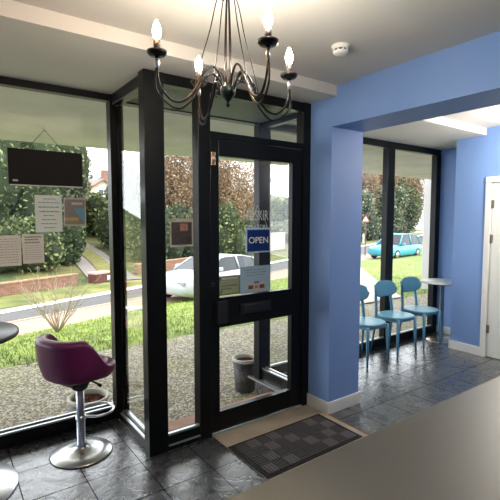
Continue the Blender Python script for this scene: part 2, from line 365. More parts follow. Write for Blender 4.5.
struct('gravel_ground', MB().box(X0, 3.42, -0.4, 60, 5.86, -0.20).box(1.11, 2.72, -0.4, 2.55, 3.42, -0.20).box(X0, -3, -0.4, -8.01, 3.42, -0.20), M_GRAVEL, 'strip of stone chippings right outside the shop windows', 'gravel')
struct('lawn_ground', strip(L_lawn, -0.2, L_path, -1.05, x0=X0, x1=70, nx=40, ns=8, zf=lawn_z), M_LAWN, 'green lawn sloping from the gravel down to the footpath', 'lawn')
struct('footpath', strip(L_path, -1.05, L_road, -1.08, x0=X0), M_PATH, 'pinkish footpath on the near side of the road', 'path')
struct('kerb', strip(L_road, -1.06, lambda x: L_road(x) + 0.14, -1.06, ns=1, x0=X0), M_KERB, 'pale kerb between footpath and road', 'kerb')
struct('road', strip(lambda x: L_road(x) + 0.14, -1.13, L_far, -1.13, x0=X0), M_ROAD, 'grey tarmac road running past the shop', 'road')
struct('far_kerb', strip(L_far, -1.05, lambda x: L_far(x) + 0.16, -1.05, ns=1, x0=X0), M_KERB, 'pale kerb along the far side of the road', 'kerb')
struct('verge', strip(lambda x: L_far(x) + 0.16, -1.08, L_wall, -1.1, x0=X0), M_VERGE, 'grassy verge across the road', 'verge')
struct('side_path', MB().prism([(3.2, 5.83), (8.4, 5.83), (19.6, 16.6), (17.0, 16.2)], 'z', -1.3, -0.0) if False else side_path_mesh(), mat('pale_paving', srgb(186, 172, 158), .85, noise=(3, .15), bump=(30, .3)), 'pale paved path crossing the lawn beyond the side room window', 'path')
struct('hillside', strip(L_wall, 0, lambda x: L_wall(x) + 50, 0, ns=40, x0=X0, x1=90, zf=hill_z), M_HILL, 'overgrown hillside rising beyond the road', 'hill')

# canopy over the shopfront and its far column
M_CONC = mat('painted_render', srgb(190, 188, 184), 0.85, noise=(1.6, 0.10), bump=(12, 0.2))
struct('canopy', MB().box(-8, 3.42, 2.6, 16, 6.35, 2.9).box(1.15, 2.73, 2.55, 2.55, 3.42, 2.9), M_CONC, 'pale rendered canopy over the outside of the shop windows', 'canopy')
struct('porch_header', MB().box(1.15, 3.33, 2.49, 2.52, 3.42, 2.6), M_FRAME, 'black header beam across the front of the porch', 'beam')
struct('porch_ceiling', MB().box(1.18, 2.735, 2.50, 2.52, 3.33, 2.549), mat('dark_grey_soffit', srgb(96, 106, 104), .6), 'dark grey ceiling panel inside the entrance porch', 'ceiling')
struct('canopy_column', MB().box(10.45, 6.35, -0.4, 11.1, 6.6, 2.9), mat('white_render', srgb(188, 186, 186), 0.85), 'white rendered column at the far right of the canopy', 'column')
struct('facade', MB().box(-8, -2.7, -0.3, -1.7, 3.42, 2.9).box(5.8, -2.7, -0.3, 16, 3.3, 2.6), M_CONC, 'rendered front of the neighbouring shops', 'wall')

# ------------------------------------------------------------ grass blades
M_BLADE = mat('grass_blade', srgb(98, 118, 42), 0.8, noise=(2, 0.3), col2=srgb(160, 174, 84))
g = MB()
for i in range(26000):
    x = random.uniform(-1.5, 14) if i % 5 else random.uniform(-4, 20)
    ye = L_path(x) - 0.05; y = random.uniform(5.72 + 0.15 * math.sin(x * 5) + random.random() * 0.3, ye)
    z = lawn_z(x, y) - 0.01; a = random.uniform(0, PI * 2); h = random.uniform(0.03, 0.085); wd = 0.006 + 0.006 * random.random(); lx = random.uniform(-0.03, 0.03)
    if 5.4 + (y - 5.84) * 1.137 < x < 8.5 + (y - 5.84) * 1.037: continue
    if 9.9 < x < 11.4 and y < 7.2: continue
    g.add([(x - wd * math.cos(a), y - wd * math.sin(a), z), (x + wd * math.cos(a), y + wd * math.sin(a), z), (x + lx, y + lx, z + h)], [(0, 1, 2)])
props(obj('grass', g, M_BLADE), 'short bright green grass growing on the sloping lawn', 'grass', kind='stuff')

# ------------------------------------------------------------ vegetation builders
def leaf_mats(name, a, b, c): return [mat(name + '_' + k, srgb(*v), 0.75) for k, v in (('dark', a), ('mid', b), ('light', c))]
LM = {'dark': leaf_mats('evergreen_leaf', (50, 64, 34), (74, 90, 48), (112, 124, 78)),
      'green': leaf_mats('shrub_leaf', (62, 74, 36), (86, 98, 50), (118, 124, 76)),
      'ivy': leaf_mats('ivy_leaf', (44, 54, 32), (64, 76, 44), (90, 98, 62)),
      'brown': leaf_mats('autumn_leaf', (108, 86, 62), (138, 112, 82), (160, 138, 106)),
      'pale': leaf_mats('pale_leaf', (80, 88, 62), (106, 112, 82), (138, 142, 112))}
M_BARK = mat('bark', srgb(104, 88, 70), 0.9, noise=(10, 0.2))
M_TWIG = mat('pale_twig', srgb(150, 138, 116), 0.8)
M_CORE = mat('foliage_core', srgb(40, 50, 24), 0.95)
def foliage(kind, n=3000, leaf=0.05, seed=1, solid=True, zr=1.0):
    """unit crown: x,y in -1..1, z 0..1"""
    R = random.Random(seed); b = MB()
    lobes = [(R.uniform(-.55, .55), R.uniform(-.55, .55), R.uniform(.25, .75), R.uniform(.28, .45)) for _ in range(14)] + [(0, 0, .45, .6)]
    for i in range(n):
        cx, cy, cz, r = R.choice(lobes)
        v = Vector((R.gauss(0, 1), R.gauss(0, 1), R.gauss(0, 1))).normalized() * r * (0.8 + 0.3 * R.random())
        p = Vector((cx + v.x, cy + v.y, min(1.05, max(0.0, cz + v.z * 0.8))))
        a = Vector((R.gauss(0, 1), R.gauss(0, 1), R.gauss(0, 1))).normalized(); c = a.cross(Vector((R.gauss(0, 1), R.gauss(0, 1), R.gauss(0, 1)))).normalized()
        s = leaf * R.uniform(.6, 1.3); a = a * s; c = c * s * 0.6; a.z *= zr; c.z *= zr
        mi = 0 if R.random() < .35 else (1 if R.random() < .65 else 2)
        b.add([p - a, p - c, p + a, p + c], [(0, 1, 2, 3)], mi)
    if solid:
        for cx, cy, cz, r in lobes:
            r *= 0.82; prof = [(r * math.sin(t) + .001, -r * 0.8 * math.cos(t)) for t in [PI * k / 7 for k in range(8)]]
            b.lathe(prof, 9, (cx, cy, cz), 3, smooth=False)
    return b
def branches(seed=1, levels=5, n0=3, tw=0.012, spread=0.55):
    R = random.Random(seed); b = MB()
    def grow(p, d, ln, r, lv):
        q = p + d * ln; m = (p + q) / 2 + Vector((R.gauss(0, 1), R.gauss(0, 1), R.gauss(0, 1))) * ln * 0.06
        b.tube([p, m, q], [r, r * .85, r * .65], 4)
        if lv <= 0: return
        for k in range(3 if lv > 1 else 4):
            nd = (d + Vector((R.gauss(0, 1), R.gauss(0, 1), R.gauss(0, .7))) * spread + Vector((0, 0, .12))).normalized()
            grow(p + d * ln * R.uniform(.6, 1), nd, ln * R.uniform(.6, .85), r * .62, lv - 1)
    for k in range(n0):
        a = 2 * PI * k / n0 + R.random()
        grow(Vector((0, 0, 0)), Vector((math.cos(a) * .35, math.sin(a) * .35, 1)).normalized(), 0.32, tw * 2.2, levels)
    return b
PROTO = {}
def plant(kind, x, y, z, w_, h_, label, cat='shrub', group=None, seed=1, tall=False, nm='leafy_shrub'):
    zr = round(w_ / 2 / h_, 1); far = y > 30; leaf = round((.15 if far else .095) / (w_ / 2) * (0.6 if kind == 'brown' else 1) + .005, 3); key = (kind, seed, zr, leaf)
    if key not in PROTO:
        nl = int(min(11000, max(4000, 16 / leaf ** 2))) if kind != 'brown' else 13000
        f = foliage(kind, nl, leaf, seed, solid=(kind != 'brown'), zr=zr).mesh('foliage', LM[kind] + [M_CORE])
        st = branches(seed, 4 if kind != 'brown' else 6, 4, .012 if kind != 'brown' else .010).mesh('branches', M_BARK)
        PROTO[key] = (f, st)
    r = props(empty(nm, (x, y, z)), label, cat, group); rz = random.uniform(0, 6.28); r.rotation_euler.z = rz
    for k, me in zip(('foliage', 'branches'), PROTO[key]):
        o = bpy.data.objects.new(k, me); COL.objects.link(o); o.parent = r
        o.scale = (w_ / 2, w_ / 2, h_) if k == 'foliage' else (w_ / 2 * .9, w_ / 2 * .9, h_ * .85)
        if k == 'foliage': o.location = (0, 0, -0.02 * h_)
    return r
P = plant
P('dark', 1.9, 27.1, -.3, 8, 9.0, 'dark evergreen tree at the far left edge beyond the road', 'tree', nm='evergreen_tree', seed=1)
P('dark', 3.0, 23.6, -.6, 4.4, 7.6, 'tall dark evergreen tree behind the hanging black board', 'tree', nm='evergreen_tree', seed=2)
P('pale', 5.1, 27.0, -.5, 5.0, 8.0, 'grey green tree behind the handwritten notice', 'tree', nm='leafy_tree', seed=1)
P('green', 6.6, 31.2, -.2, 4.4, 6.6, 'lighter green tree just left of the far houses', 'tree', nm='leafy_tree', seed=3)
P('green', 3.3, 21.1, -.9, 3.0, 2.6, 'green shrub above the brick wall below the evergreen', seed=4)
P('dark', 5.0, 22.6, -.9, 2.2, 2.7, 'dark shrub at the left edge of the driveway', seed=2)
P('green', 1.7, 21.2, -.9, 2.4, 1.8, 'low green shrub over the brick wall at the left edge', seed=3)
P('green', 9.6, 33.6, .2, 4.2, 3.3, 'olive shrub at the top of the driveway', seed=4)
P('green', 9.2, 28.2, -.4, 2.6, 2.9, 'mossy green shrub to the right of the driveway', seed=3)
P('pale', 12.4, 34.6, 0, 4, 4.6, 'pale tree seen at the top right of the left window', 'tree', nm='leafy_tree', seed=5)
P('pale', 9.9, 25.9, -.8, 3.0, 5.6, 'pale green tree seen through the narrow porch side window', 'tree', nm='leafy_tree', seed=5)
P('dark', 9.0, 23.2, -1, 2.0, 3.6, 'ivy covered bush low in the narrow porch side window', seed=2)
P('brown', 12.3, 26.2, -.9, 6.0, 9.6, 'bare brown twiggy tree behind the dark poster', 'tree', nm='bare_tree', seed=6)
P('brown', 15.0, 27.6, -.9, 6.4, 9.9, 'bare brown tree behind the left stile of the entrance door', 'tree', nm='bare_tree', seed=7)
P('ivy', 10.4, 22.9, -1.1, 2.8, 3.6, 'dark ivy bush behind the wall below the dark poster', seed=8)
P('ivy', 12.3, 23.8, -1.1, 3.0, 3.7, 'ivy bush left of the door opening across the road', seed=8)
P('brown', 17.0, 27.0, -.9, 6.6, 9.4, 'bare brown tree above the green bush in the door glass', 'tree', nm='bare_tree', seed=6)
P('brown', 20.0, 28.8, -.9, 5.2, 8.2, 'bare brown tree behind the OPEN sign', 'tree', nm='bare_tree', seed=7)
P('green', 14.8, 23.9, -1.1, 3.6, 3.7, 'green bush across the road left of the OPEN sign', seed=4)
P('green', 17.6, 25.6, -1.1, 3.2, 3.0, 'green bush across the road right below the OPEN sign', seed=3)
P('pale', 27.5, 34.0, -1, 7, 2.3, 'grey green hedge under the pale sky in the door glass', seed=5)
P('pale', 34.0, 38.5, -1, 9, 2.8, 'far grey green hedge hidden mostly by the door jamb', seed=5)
for i, (x, y, h_, wd, kd, sd, lb, nm) in enumerate([
    (44.5, 37.8, 12.0, 9, 'brown', 6, 'bare brown tree at the left of the side room window', 'bare_tree'),
    (52.5, 40.0, 13.5, 11, 'brown', 7, 'bare brown tree at the middle of the side room window', 'bare_tree'),
    (58.5, 39.5, 14, 11, 'brown', 6, 'bare brown tree behind the white column', 'bare_tree'),
    (41.5, 35.6, 6.6, 7, 'pale', 5, 'green tree behind the triangular warning sign', 'leafy_tree'),
    (48.5, 36.5, 7.6, 7.5, 'pale', 5, 'grey green tree above the parked blue car', 'leafy_tree'),
    (55.0, 38.5, 8.4, 9, 'green', 4, 'ivy covered tree beside the white column', 'leafy_tree'),
    (60.0, 44.0, 13.0, 12, 'green', 4, 'tall tree furthest to the right beyond the side room', 'leafy_tree'),
    (38.6, 34.0, 3.2, 4, 'green', 4, 'low green shrub along the far verge by the warning sign', 'leafy_shrub'),
    (46.5, 36.3, 3.4, 5, 'pale', 5, 'pale low shrub on the far verge beyond the blue car', 'leafy_shrub')]):
    P(kd, x, y, -1.2, wd, h_, lb, 'tree' if 'tree' in nm else 'shrub', nm=nm, seed=sd)

P('green', 31.0, 36.2, -1.1, 4.5, 5.0, 'green bush at the foot of the open hillside, right of the fence panel', seed=4)
P('pale', 38.0, 39.5, -1.1, 6, 6.4, 'pale bush left of the tall brown trees beyond the side room', seed=5)
# bare shrub on the lawn
br = props(empty('bare_shrub', (2.0, 9.84, lawn_z(2.0, 9.84) - 0.02)), 'leafless pale twiggy shrub on the lawn behind the purple stool', 'shrub')
R = random.Random(4); bt = MB()
for k in range(24):
    a = R.uniform(0, 6.28); e = R.uniform(.15, .95); p = Vector((0, 0, 0)); d = Vector((math.cos(a) * e, math.sin(a) * e, 1)).normalized(); L = R.uniform(.9, 1.35); pts = [p]
    for s_ in range(5):
        d = (d + Vector((R.gauss(0, .12), R.gauss(0, .12), R.gauss(0, .05)))).normalized(); p = p + d * L / 5; pts.append(p)
        if s_ > 0:
            for q in range(2):
                e2 = (d + Vector((R.gauss(0, .6), R.gauss(0, .6), R.gauss(0, .3)))).normalized(); bt.tube([p, p + e2 * .16, p + e2 * .26 + Vector((0, 0, .05))], [.004, .003, .0025], 4)
    bt.tube(pts, [.010, .009, .007, .006, .005, .004], 5)
obj('twigs', bt, M_TWIG, br, world=False)

# brick wall across the road (two runs) + driveway
def brick_mat(name, c1, c2, mortar, sc=1.0):
    m = bpy.data.materials.new(name); m.use_nodes = True; n = m.node_tree; b = n.nodes['Principled BSDF']; b.inputs['Roughness'].default_value = .9
    t = n.nodes.new('ShaderNodeTexCoord'); mp = n.nodes.new('ShaderNodeMapping'); mp.inputs['Rotation'].default_value = (PI / 2, 0, 0)
    br_ = n.nodes.new('ShaderNodeTexBrick'); br_.inputs['Scale'].default_value = sc; br_.inputs['Brick Width'].default_value = .22; br_.inputs['Row Height'].default_value = .075; br_.inputs['Mortar Size'].default_value = .006
    br_.inputs['Color1'].default_value = c1; br_.inputs['Color2'].default_value = c2; br_.inputs['Mortar'].default_value = mortar
    n.links.new(t.outputs['Object'], mp.inputs['Vector']); n.links.new(mp.outputs['Vector'], br_.inputs['Vector']); n.links.new(br_.outputs['Color'], b.inputs['Base Color']); return m
M_BRICK = brick_mat('weathered_brick', srgb(146, 100, 84), srgb(118, 84, 70), srgb(140, 122, 106))
def wall_run(x0, x1, h_, label):
    a = math.atan(.44); y0 = L_wall(x0); ln = (x1 - x0) / math.cos(a); r = props(empty('brick_wall', (x0, y0, -1.12), a), label, 'wall', kind='structure')
    b = MB(); b.box(0, 0, 0, ln, .22, h_); obj('brickwork', b, M_BRICK, r, world=False)
    b = MB(); b.box(-.03, -.03, h_, ln + .03, .25, h_ + .06); obj('coping', b, mat('mossy_coping', srgb(150, 118, 92), .9, noise=(5, .2)), r, world=False, bevel=.01)
wall_run(-6, 4.55, .42, 'low red brick wall across the road, left of the driveway')
wall_run(7.6, 13.2, .5, 'low red brick wall across the road, right of the driveway')
M_DRIVE = mat('driveway_concrete', srgb(128, 120, 114), .9, noise=(4, .1))
def ribbon(pts, wd, lift):
    b = MB(); vs = []
    for i, (x, y) in enumerate(pts):
        a = Vector(pts[min(i + 1, len(pts) - 1)]) - Vector(pts[max(i - 1, 0)]); a.normalize(); nrm = Vector((a.y, -a.x))
        ww = wd[i] if isinstance(wd, list) else wd
        for s_ in (-1, 1): q = Vector((x, y)) + nrm * ww / 2 * s_; vs.append((q.x, q.y, hill_z(q.x, q.y) + lift))
    return b.add(vs, [(2 * i, 2 * i + 1, 2 * i + 3, 2 * i + 2) for i in range(len(pts) - 1)])
struct('driveway', ribbon([(6.2, 18.2), (6.3, 19.6), (6.5, 21.5), (6.75, 24), (6.95, 26.5), (7.05, 29), (7.1, 31.5)], 2.1, .05), M_DRIVE, 'concrete driveway climbing the bank across the road', 'driveway')
struct('driveway_grass', ribbon([(6.35, 19.9), (6.6, 21.6), (6.85, 24), (7.05, 26.5), (7.12, 29), (7.15, 31.0)], .85, .09), mat('mossy_strip', srgb(112, 108, 58), .95, noise=(3, .2)), 'mossy grass strip down the middle of the driveway', 'grass strip')

# red-brown skip box at driveway foot
sk = props(empty('utility_box', (5.5, 18.5, -1.1), .42), 'red-brown box with pale lid standing at the foot of the driveway', 'box')
obj('body', MB().box(-.42, -.25, 0, .42, .25, .36), mat('red_brown_paint', srgb(92, 50, 46), .6), sk, world=False, bevel=.02)
obj('lid', MB().box(-.45, -.28, .365, .45, .28, .45), mat('pink_lid', srgb(196, 150, 134), .6), sk, world=False, bevel=.02)
obj('label_plate', MB().box(.18, -.262, .1, .32, -.252, .28), M_WHITE, sk, world=False, label='white label plate')

# far houses
def house(name, loc, rz, w_, d_, h_, rh, wallm, roofm, label, wins):
    r = props(empty(name, loc, rz), label, 'house')
    obj('wall', MB().box(-w_ / 2, -d_ / 2, 0, w_ / 2, d_ / 2, h_).prism([(-w_ / 2, h_), (w_ / 2, h_), (0, h_ + rh)], 'y', -d_ / 2, d_ / 2), wallm, r, world=False)
    o = .35; obj('roof', MB().prism([(-w_ / 2 - o, h_ - o * rh / w_ * 2), (0, h_ + rh), (w_ / 2 + o, h_ - o * rh / w_ * 2), (w_ / 2 + o, h_ - o * rh / w_ * 2 + .2), (0, h_ + rh + .22), (-w_ / 2 - o, h_ - o * rh / w_ * 2 + .2)], 'y', -d_ / 2 - .3, d_ / 2 + .3), roofm, r, world=False)
    for (x, z, ww, hh) in wins:
        f = obj('window', MB().box(x - ww / 2, -d_ / 2 - .05, z, x + ww / 2, -d_ / 2 + .02, z + hh), M_WHITE, r, world=False)
        obj('pane', MB().box(x - ww / 2 + .08, -d_ / 2 - .07, z + .08, x - .04, -d_ / 2 - .045, z + hh - .08).box(x + .04, -d_ / 2 - .07, z + .08, x + ww / 2 - .08, -d_ / 2 - .045, z + hh - .08), mat('dark_pane', srgb(70, 78, 84), .1), f, world=False)
    obj('chimney', MB().box(w_ * .2, -.5, h_ + rh * .4, w_ * .2 + .8, .4, h_ + rh + 1.0), M_BRICK, r, world=False)
M_ROOF = mat('roof_tile', srgb(128, 104, 92), .8, noise=(4, .15)); M_ROOF2 = mat('slate_roof', srgb(110, 112, 116), .7, noise=(4, .1))
hz = lambda x, y: hill_z(x, y) - .2
house('house', (18.3, 62, 3.9), .15, 4.2, 6, 2.2, 1.3, mat('cream_render', srgb(222, 202, 170), .8), M_ROOF2, 'cream rendered house with grey roof on the distant hill', [(-1.2, .9, 1.1, 1.1), (1.2, .9, 1.1, 1.1)])
house('house', (22.0, 54.5, 3.0), -.2, 3.4, 5, 4.6, 2.6, brick_mat('red_house_brick', srgb(182, 116, 98), srgb(160, 98, 84), srgb(180, 150, 130)), M_ROOF, 'red brick house with steep gable next to the window mullion', [(-1.2, 3, 1.2, 1.4), (1.2, 3, 1.2, 1.4)])
house('bungalow', (14.6, 49, 3.6), .1, 2.8, 3, 1.2, .9, mat('pale_render', srgb(206, 196, 176), .8), M_ROOF, 'small pale bungalow below the cream house', [(0, .4, 1.2, .8)])

# fence posts + pinkish hoarding across the road
M_POST = mat('white_post', srgb(214, 210, 200), .7)
def marker_post(x, y): return obj('verge_post', MB().box(-.07, -.07, 0, .07, .07, .95).prism([(-.07, .95), (.07, .95), (0, 1.05)], 'y', -.07, .07), M_POST, None, loc=(x, y, -1.12))
for x, y, lb in ((38.0, 31.2, 'white wooden post on the verge below the middle of the side window'), (43.5, 32.8, 'white wooden post on the verge near the white column')):
    props(marker_post(x, y), lb, 'post', 'white posts on the far verge')
hd = props(empty('fence_panel', (22.6, 27.4, -1.1), .42), 'pinkish grey fence panel across the road, right of the OPEN sign', 'fence')
fb = MB()
for k in range(12): fb.box(k * .25 - 1.5, 0, 0, k * .25 - 1.27, .03, 1.55)
obj('board_panel', fb, mat('weathered_fence', srgb(184, 164, 152), .85, noise=(4, .1)), hd, world=False)
for x in (-1.5, 0, 1.45): obj('fence_post', MB().box(x - .05, .03, 0, x + .05, .12, 1.65), M_BARK, hd, world=False)

# warning sign
ws = props(empty('road_sign', (25.0, 20.35, -1.1)), 'triangular red and white warning sign on a brown pole by the road', 'sign')
obj('pole', MB().tube([(0, 0, 0), (0, 0, 2.9)], .06, 10), mat('sign_pole', srgb(110, 70, 60), .6), ws, world=False)
for nm, rr, yy, mm in (('border', .52, -.07, mat('sign_red', srgb(196, 70, 56), .5)), ('face', .36, -.085, mat('sign_white', srgb(235, 225, 215), .5))):
    pts = [(rr * math.sin(2 * PI * k / 3), 2.62 + rr * .62 * math.cos(2 * PI * k / 3)) for k in range(3)]
    o = obj(nm, MB().prism(pts[::-1], 'y', yy, yy + .014), mm, ws, world=False); 
obj('symbol', MB().box(-.03, -.092, 2.55, .03, -.086, 2.72), M_BLACKPL, ws, world=False)
ws.rotation_euler.z = -.9; ws.scale = (.6, .6, 1)

# ------------------------------------------------------------ cars
M_TYRE = mat('tyre', (.012, .012, .012, 1), .8); M_RIM = mat('alloy', srgb(170, 172, 175), .3, .8)
M_CGL = mat('car_glass', srgb(34, 40, 46), .15, spec=.4)
def car(loc, rz, paint, label, L=4.3, W=1.75, H=1.45):
    r = props(empty('car', loc, rz), label, 'car')
    st = [(-.5, .38, .66, .40, .66), (-.485, .30, .74, .46, .74), (-.42, .22, .86, .50, .86), (-.34, .22, .90, .50, .90), (-.24, .22, .93, .50, .93), (-.1, .22, .95, .50, .95), (.1, .22, .96, .5, .96), (.3, .22, .98, .5, .98), (.42, .24, .96, .49, .96), (.485, .3, .86, .46, .86), (.5, .4, .7, .42, .7)]
    b = MB(); vs = []; m = 12
    for x, z0, z1, hw, _ in st:
        x *= L; hw *= W
        sec = [(-hw * .9, z0), (-hw, z0 + .12), (-hw, (z0 + z1) / 2), (-hw * .97, z1 - .12), (-hw * .86, z1 - .02), (-hw * .4, z1 + .02), (hw * .4, z1 + .02), (hw * .86, z1 - .02), (hw * .97, z1 - .12), (hw, (z0 + z1) / 2), (hw, z0 + .12), (hw * .9, z0)]
        vs += [(x, y, z) for y, z in sec]
    fs = [(i * m + j, i * m + (j + 1) % m, (i + 1) * m + (j + 1) % m, (i + 1) * m + j) for i in range(len(st) - 1) for j in range(m)] + [list(range(m))[::-1], [(len(st) - 1) * m + j for j in range(m)]]
    b.add(vs, fs, 0, True); obj('body', b, paint, r, world=False)
    gs = [(-.235, .93, .93), (-.08, .90, H - .05), (.0, .88, H), (.22, .88, H - .01), (.36, .90, H - .12), (.46, .95, .98)]
    b = MB(); vs = []
    for x, k, zt in gs:
        x *= L; hb = W / 2 * .93; ht = W / 2 * (.93 if zt < 1 else .72)
        vs += [(x, -hb, .9), (x, -ht, zt), (x, ht, zt), (x, hb, .9)]
    fs = [(i * 4 + j, i * 4 + (j + 1) % 4, (i + 1) * 4 + (j + 1) % 4, (i + 1) * 4 + j) for i in range(len(gs) - 1) for j in range(4)]
    b.add(vs, fs, 0, False); obj('windows', b, M_CGL, r, world=False)
    b = MB(); vs = []
    for x, k, zt in gs[1:5]:
        x *= L; ht = W / 2 * .73; vs += [(x, -ht, zt - .03), (x, -ht * .9, zt + .025), (x, ht * .9, zt + .025), (x, ht, zt - .03)]
    fs = [(i * 4 + j, i * 4 + (j + 1) % 4, (i + 1) * 4 + (j + 1) % 4, (i + 1) * 4 + j) for i in range(3) for j in range(4)] + [(3, 2, 1, 0), (12, 13, 14, 15)]
    b.add(vs, fs, 0, False); obj('roof_panel', b, paint, r, world=False)
    for s_ in (-1, 1):
        for x0_, x1_ in ((-.235, -.08), (.12, .125), (.46, .36)):
            zt = H - .05 if x0_ < 0 else (H if x0_ < .2 else H - .12); z0_ = .92
            obj('roof_pillar', MB().tube([(x0_ * L, s_ * W / 2 * .935, z0_), (x1_ * L, s_ * W / 2 * .735, zt)], .035, 6), paint, r, world=False)
        for x_ in (-.31, .31):
            wv = MB(); wh = [(.0, -.1), (.2, -.1), (.31, -.09), (.33, -.05), (.33, .05), (.31, .09), (.2, .1), (.0, .1)]
            wv.lathe(wh, 20); o = obj('wheel', wv, M_TYRE, r, world=False, loc=(x_ * L, s_ * (W / 2 - .08), .33)); o.rotation_euler = (PI / 2, 0, 0)
            rv = MB().lathe([(0, -.115), (.19, -.115), (.205, -.095), (.205, .095), (.19, .115), (0, .115)], 16)
            obj('rim', rv, M_RIM, o, world=False)
        obj('headlight', MB().box(-.497 * L, s_ * W * .36 - .16, .62, -.475 * L, s_ * W * .36 + .16, .74), M_CLEAR if False else M_RIM, r, world=False, bevel=.02)
        obj('tail_light', MB().box(.478 * L, s_ * W * .38 - .1, .66, .5 * L, s_ * W * .38 + .1, .86), mat('tail_red', srgb(160, 30, 28), .3), r, world=False, bevel=.02)
        obj('mirror', MB().box(-.17 * L, s_ * W / 2 - .02, .94, -.13 * L, s_ * W / 2 + s_ * .16 + .02, 1.06), paint, r, world=False, bevel=.02)
    return r
car((7.7, 12.95, -1.05), math.radians(18), mat('white_car_paint', srgb(168, 172, 178), .3, coat=.3), 'white car parked at the far edge of the lawn beyond the entrance door', H=1.34)
car((24.9, 17.7, -1.05), math.radians(6), mat('teal_car_paint', srgb(60, 156, 178), .3, coat=.4), 'teal blue car parked beyond the lawn outside the side room window', L=4.3, H=1.62)

# ------------------------------------------------------------ pots outside
M_SOIL = mat('bark_chips', srgb(116, 66, 50), .95, noise=(40, .4), bump=(60, 1))
def pot(loc, h_, r1, r0, body, rim, label):
    r = props(empty('plant_pot', loc), label, 'plant pot')
    obj('pot_body', MB().lathe([(0, 0), (r0, 0), (r0 + .01, .01), (r1 - .012, h_ - .03), (r1 - .02, h_ - .03), (r1 - .03, h_ - .05)], 28), body, r, world=False)
    obj('rim', MB().lathe([(r1 - .012, h_ - .035), (r1, h_ - .025), (r1, h_ - .004), (r1 - .006, h_), (r1 - .02, h_), (r1 - .026, h_ - .02), (r1 - .024, h_ - .06)], 28), rim, r, world=False, label='pale rim')
    b = MB(); RR = random.Random(3)
    b.lathe([(0, h_ - .045), (r1 - .03, h_ - .06)], 20)
    for k in range(70):
        a = RR.uniform(0, 6.28); q = (r1 - .045) * math.sqrt(RR.random()); x, y = q * math.cos(a), q * math.sin(a); s_ = RR.uniform(.008, .02); z = h_ - .05
        d = RR.uniform(0, 3); u = (math.cos(d) * s_, math.sin(d) * s_); v = (-math.sin(d) * s_ * .5, math.cos(d) * s_ * .5)
        b.add([(x - u[0] - v[0], y - u[1] - v[1], z), (x + u[0] - v[0], y + u[1] - v[1], z + .006), (x + u[0] + v[0], y + u[1] + v[1], z + .018), (x - u[0] + v[0], y - u[1] + v[1], z + .012)], [(0, 1, 2, 3)])
    obj('soil', b, M_SOIL, r, world=False, label='red-brown bark chips')
pot((.965, 3.64, -.20), .32, .168, .13, mat('grey_plastic_pot', srgb(96, 96, 94), .5), mat('pale_pot_rim', srgb(200, 196, 184), .5), 'round pot of red bark chips outside the window behind the stool')
pot((2.555, 3.62, -.20), .35, .138, .098, mat('speckled_pot', srgb(40, 40, 42), .6, noise=(70, .5), col2=srgb(88, 88, 88)), mat('pale_pot_rim', srgb(200, 196, 184), .5), 'tall speckled grey pot outside the entrance door')

# ------------------------------------------------------------ chandelier
M_IRON = mat('dark_bronze', srgb(30, 28, 27), .32, .6)
M_IRON2 = mat('dark_green_bronze', srgb(34, 46, 42), .4, .6)
M_SLEEVE = mat('candle_sleeve', srgb(60, 48, 42), .5)
cx, cy = .958, 1.474; ZH = 2.085
ch = props(empty('chandelier', (cx, cy, 2.62)), 'dark bronze chandelier with four lit candle bulbs hanging in front of the porch', 'chandelier')
obj('hub', MB().lathe([(0, -.045), (.006, -.042), (.009, -.034), (.005, -.026), (.012, -.016), (.022, -.004), (.030, .008), (.032, .03), (.024, .034), (.014, .04), (.010, .05), (0, .052)], 20, (cx, cy, ZH)), M_IRON2, ch, label='dark green hub with ball finial')
ro = MB()
for k in range(4):
    a = k * PI / 2 + .4; ro.tube(spline([(cx + .008 * math.cos(a), cy + .008 * math.sin(a), ZH + .03), (cx + .014 * math.cos(a), cy + .014 * math.sin(a), ZH + .14), (cx + .009 * math.cos(a), cy + .009 * math.sin(a), ZH + .30), (cx + .004 * math.cos(a), cy + .004 * math.sin(a), ZH + .42)], 5), .0035, 6)
obj('centre_rods', ro, M_IRON, ch)
tp = MB().lathe([(0, -.02), (.016, -.015), (.02, 0), (.016, .012), (.006, .02), (0, .022)], 14, (cx, cy, ZH + .43))
for k in range(4):
    a = math.radians((172, -92, -9, 86)[k]); sc = []
    for i in range(14):
        t = i / 13 * 4.4; rr = .026 * (1 - i / 18); sc.append((cx + (.035 - rr * math.cos(t)) * math.cos(a), cy + (.035 - rr * math.cos(t)) * math.sin(a), ZH + .40 - rr * math.sin(t)))
    tp.tube(sc, .003, 6)
obj('top_scrolls', tp, M_IRON, ch)
cn = MB(); z = ZH + .45
for k in range(4):
    ring = [((cx + .009 * math.cos(t)) if k % 2 else cx, cy if k % 2 else cy + .009 * math.cos(t), z + .009 + .014 * math.sin(t)) for t in [2 * PI * j / 12 for j in range(12)]]
    cn.tube(ring, .0022, 5, closed=True); z += .020
obj('chain', cn, M_IRON, ch)
obj('ceiling_rose', MB().lathe([(0, -.045), (.012, -.044), (.02, -.03), (.045, -.012), (.05, 0), (0, 0)], 24, (cx, cy, 2.618)), M_IRON, ch)
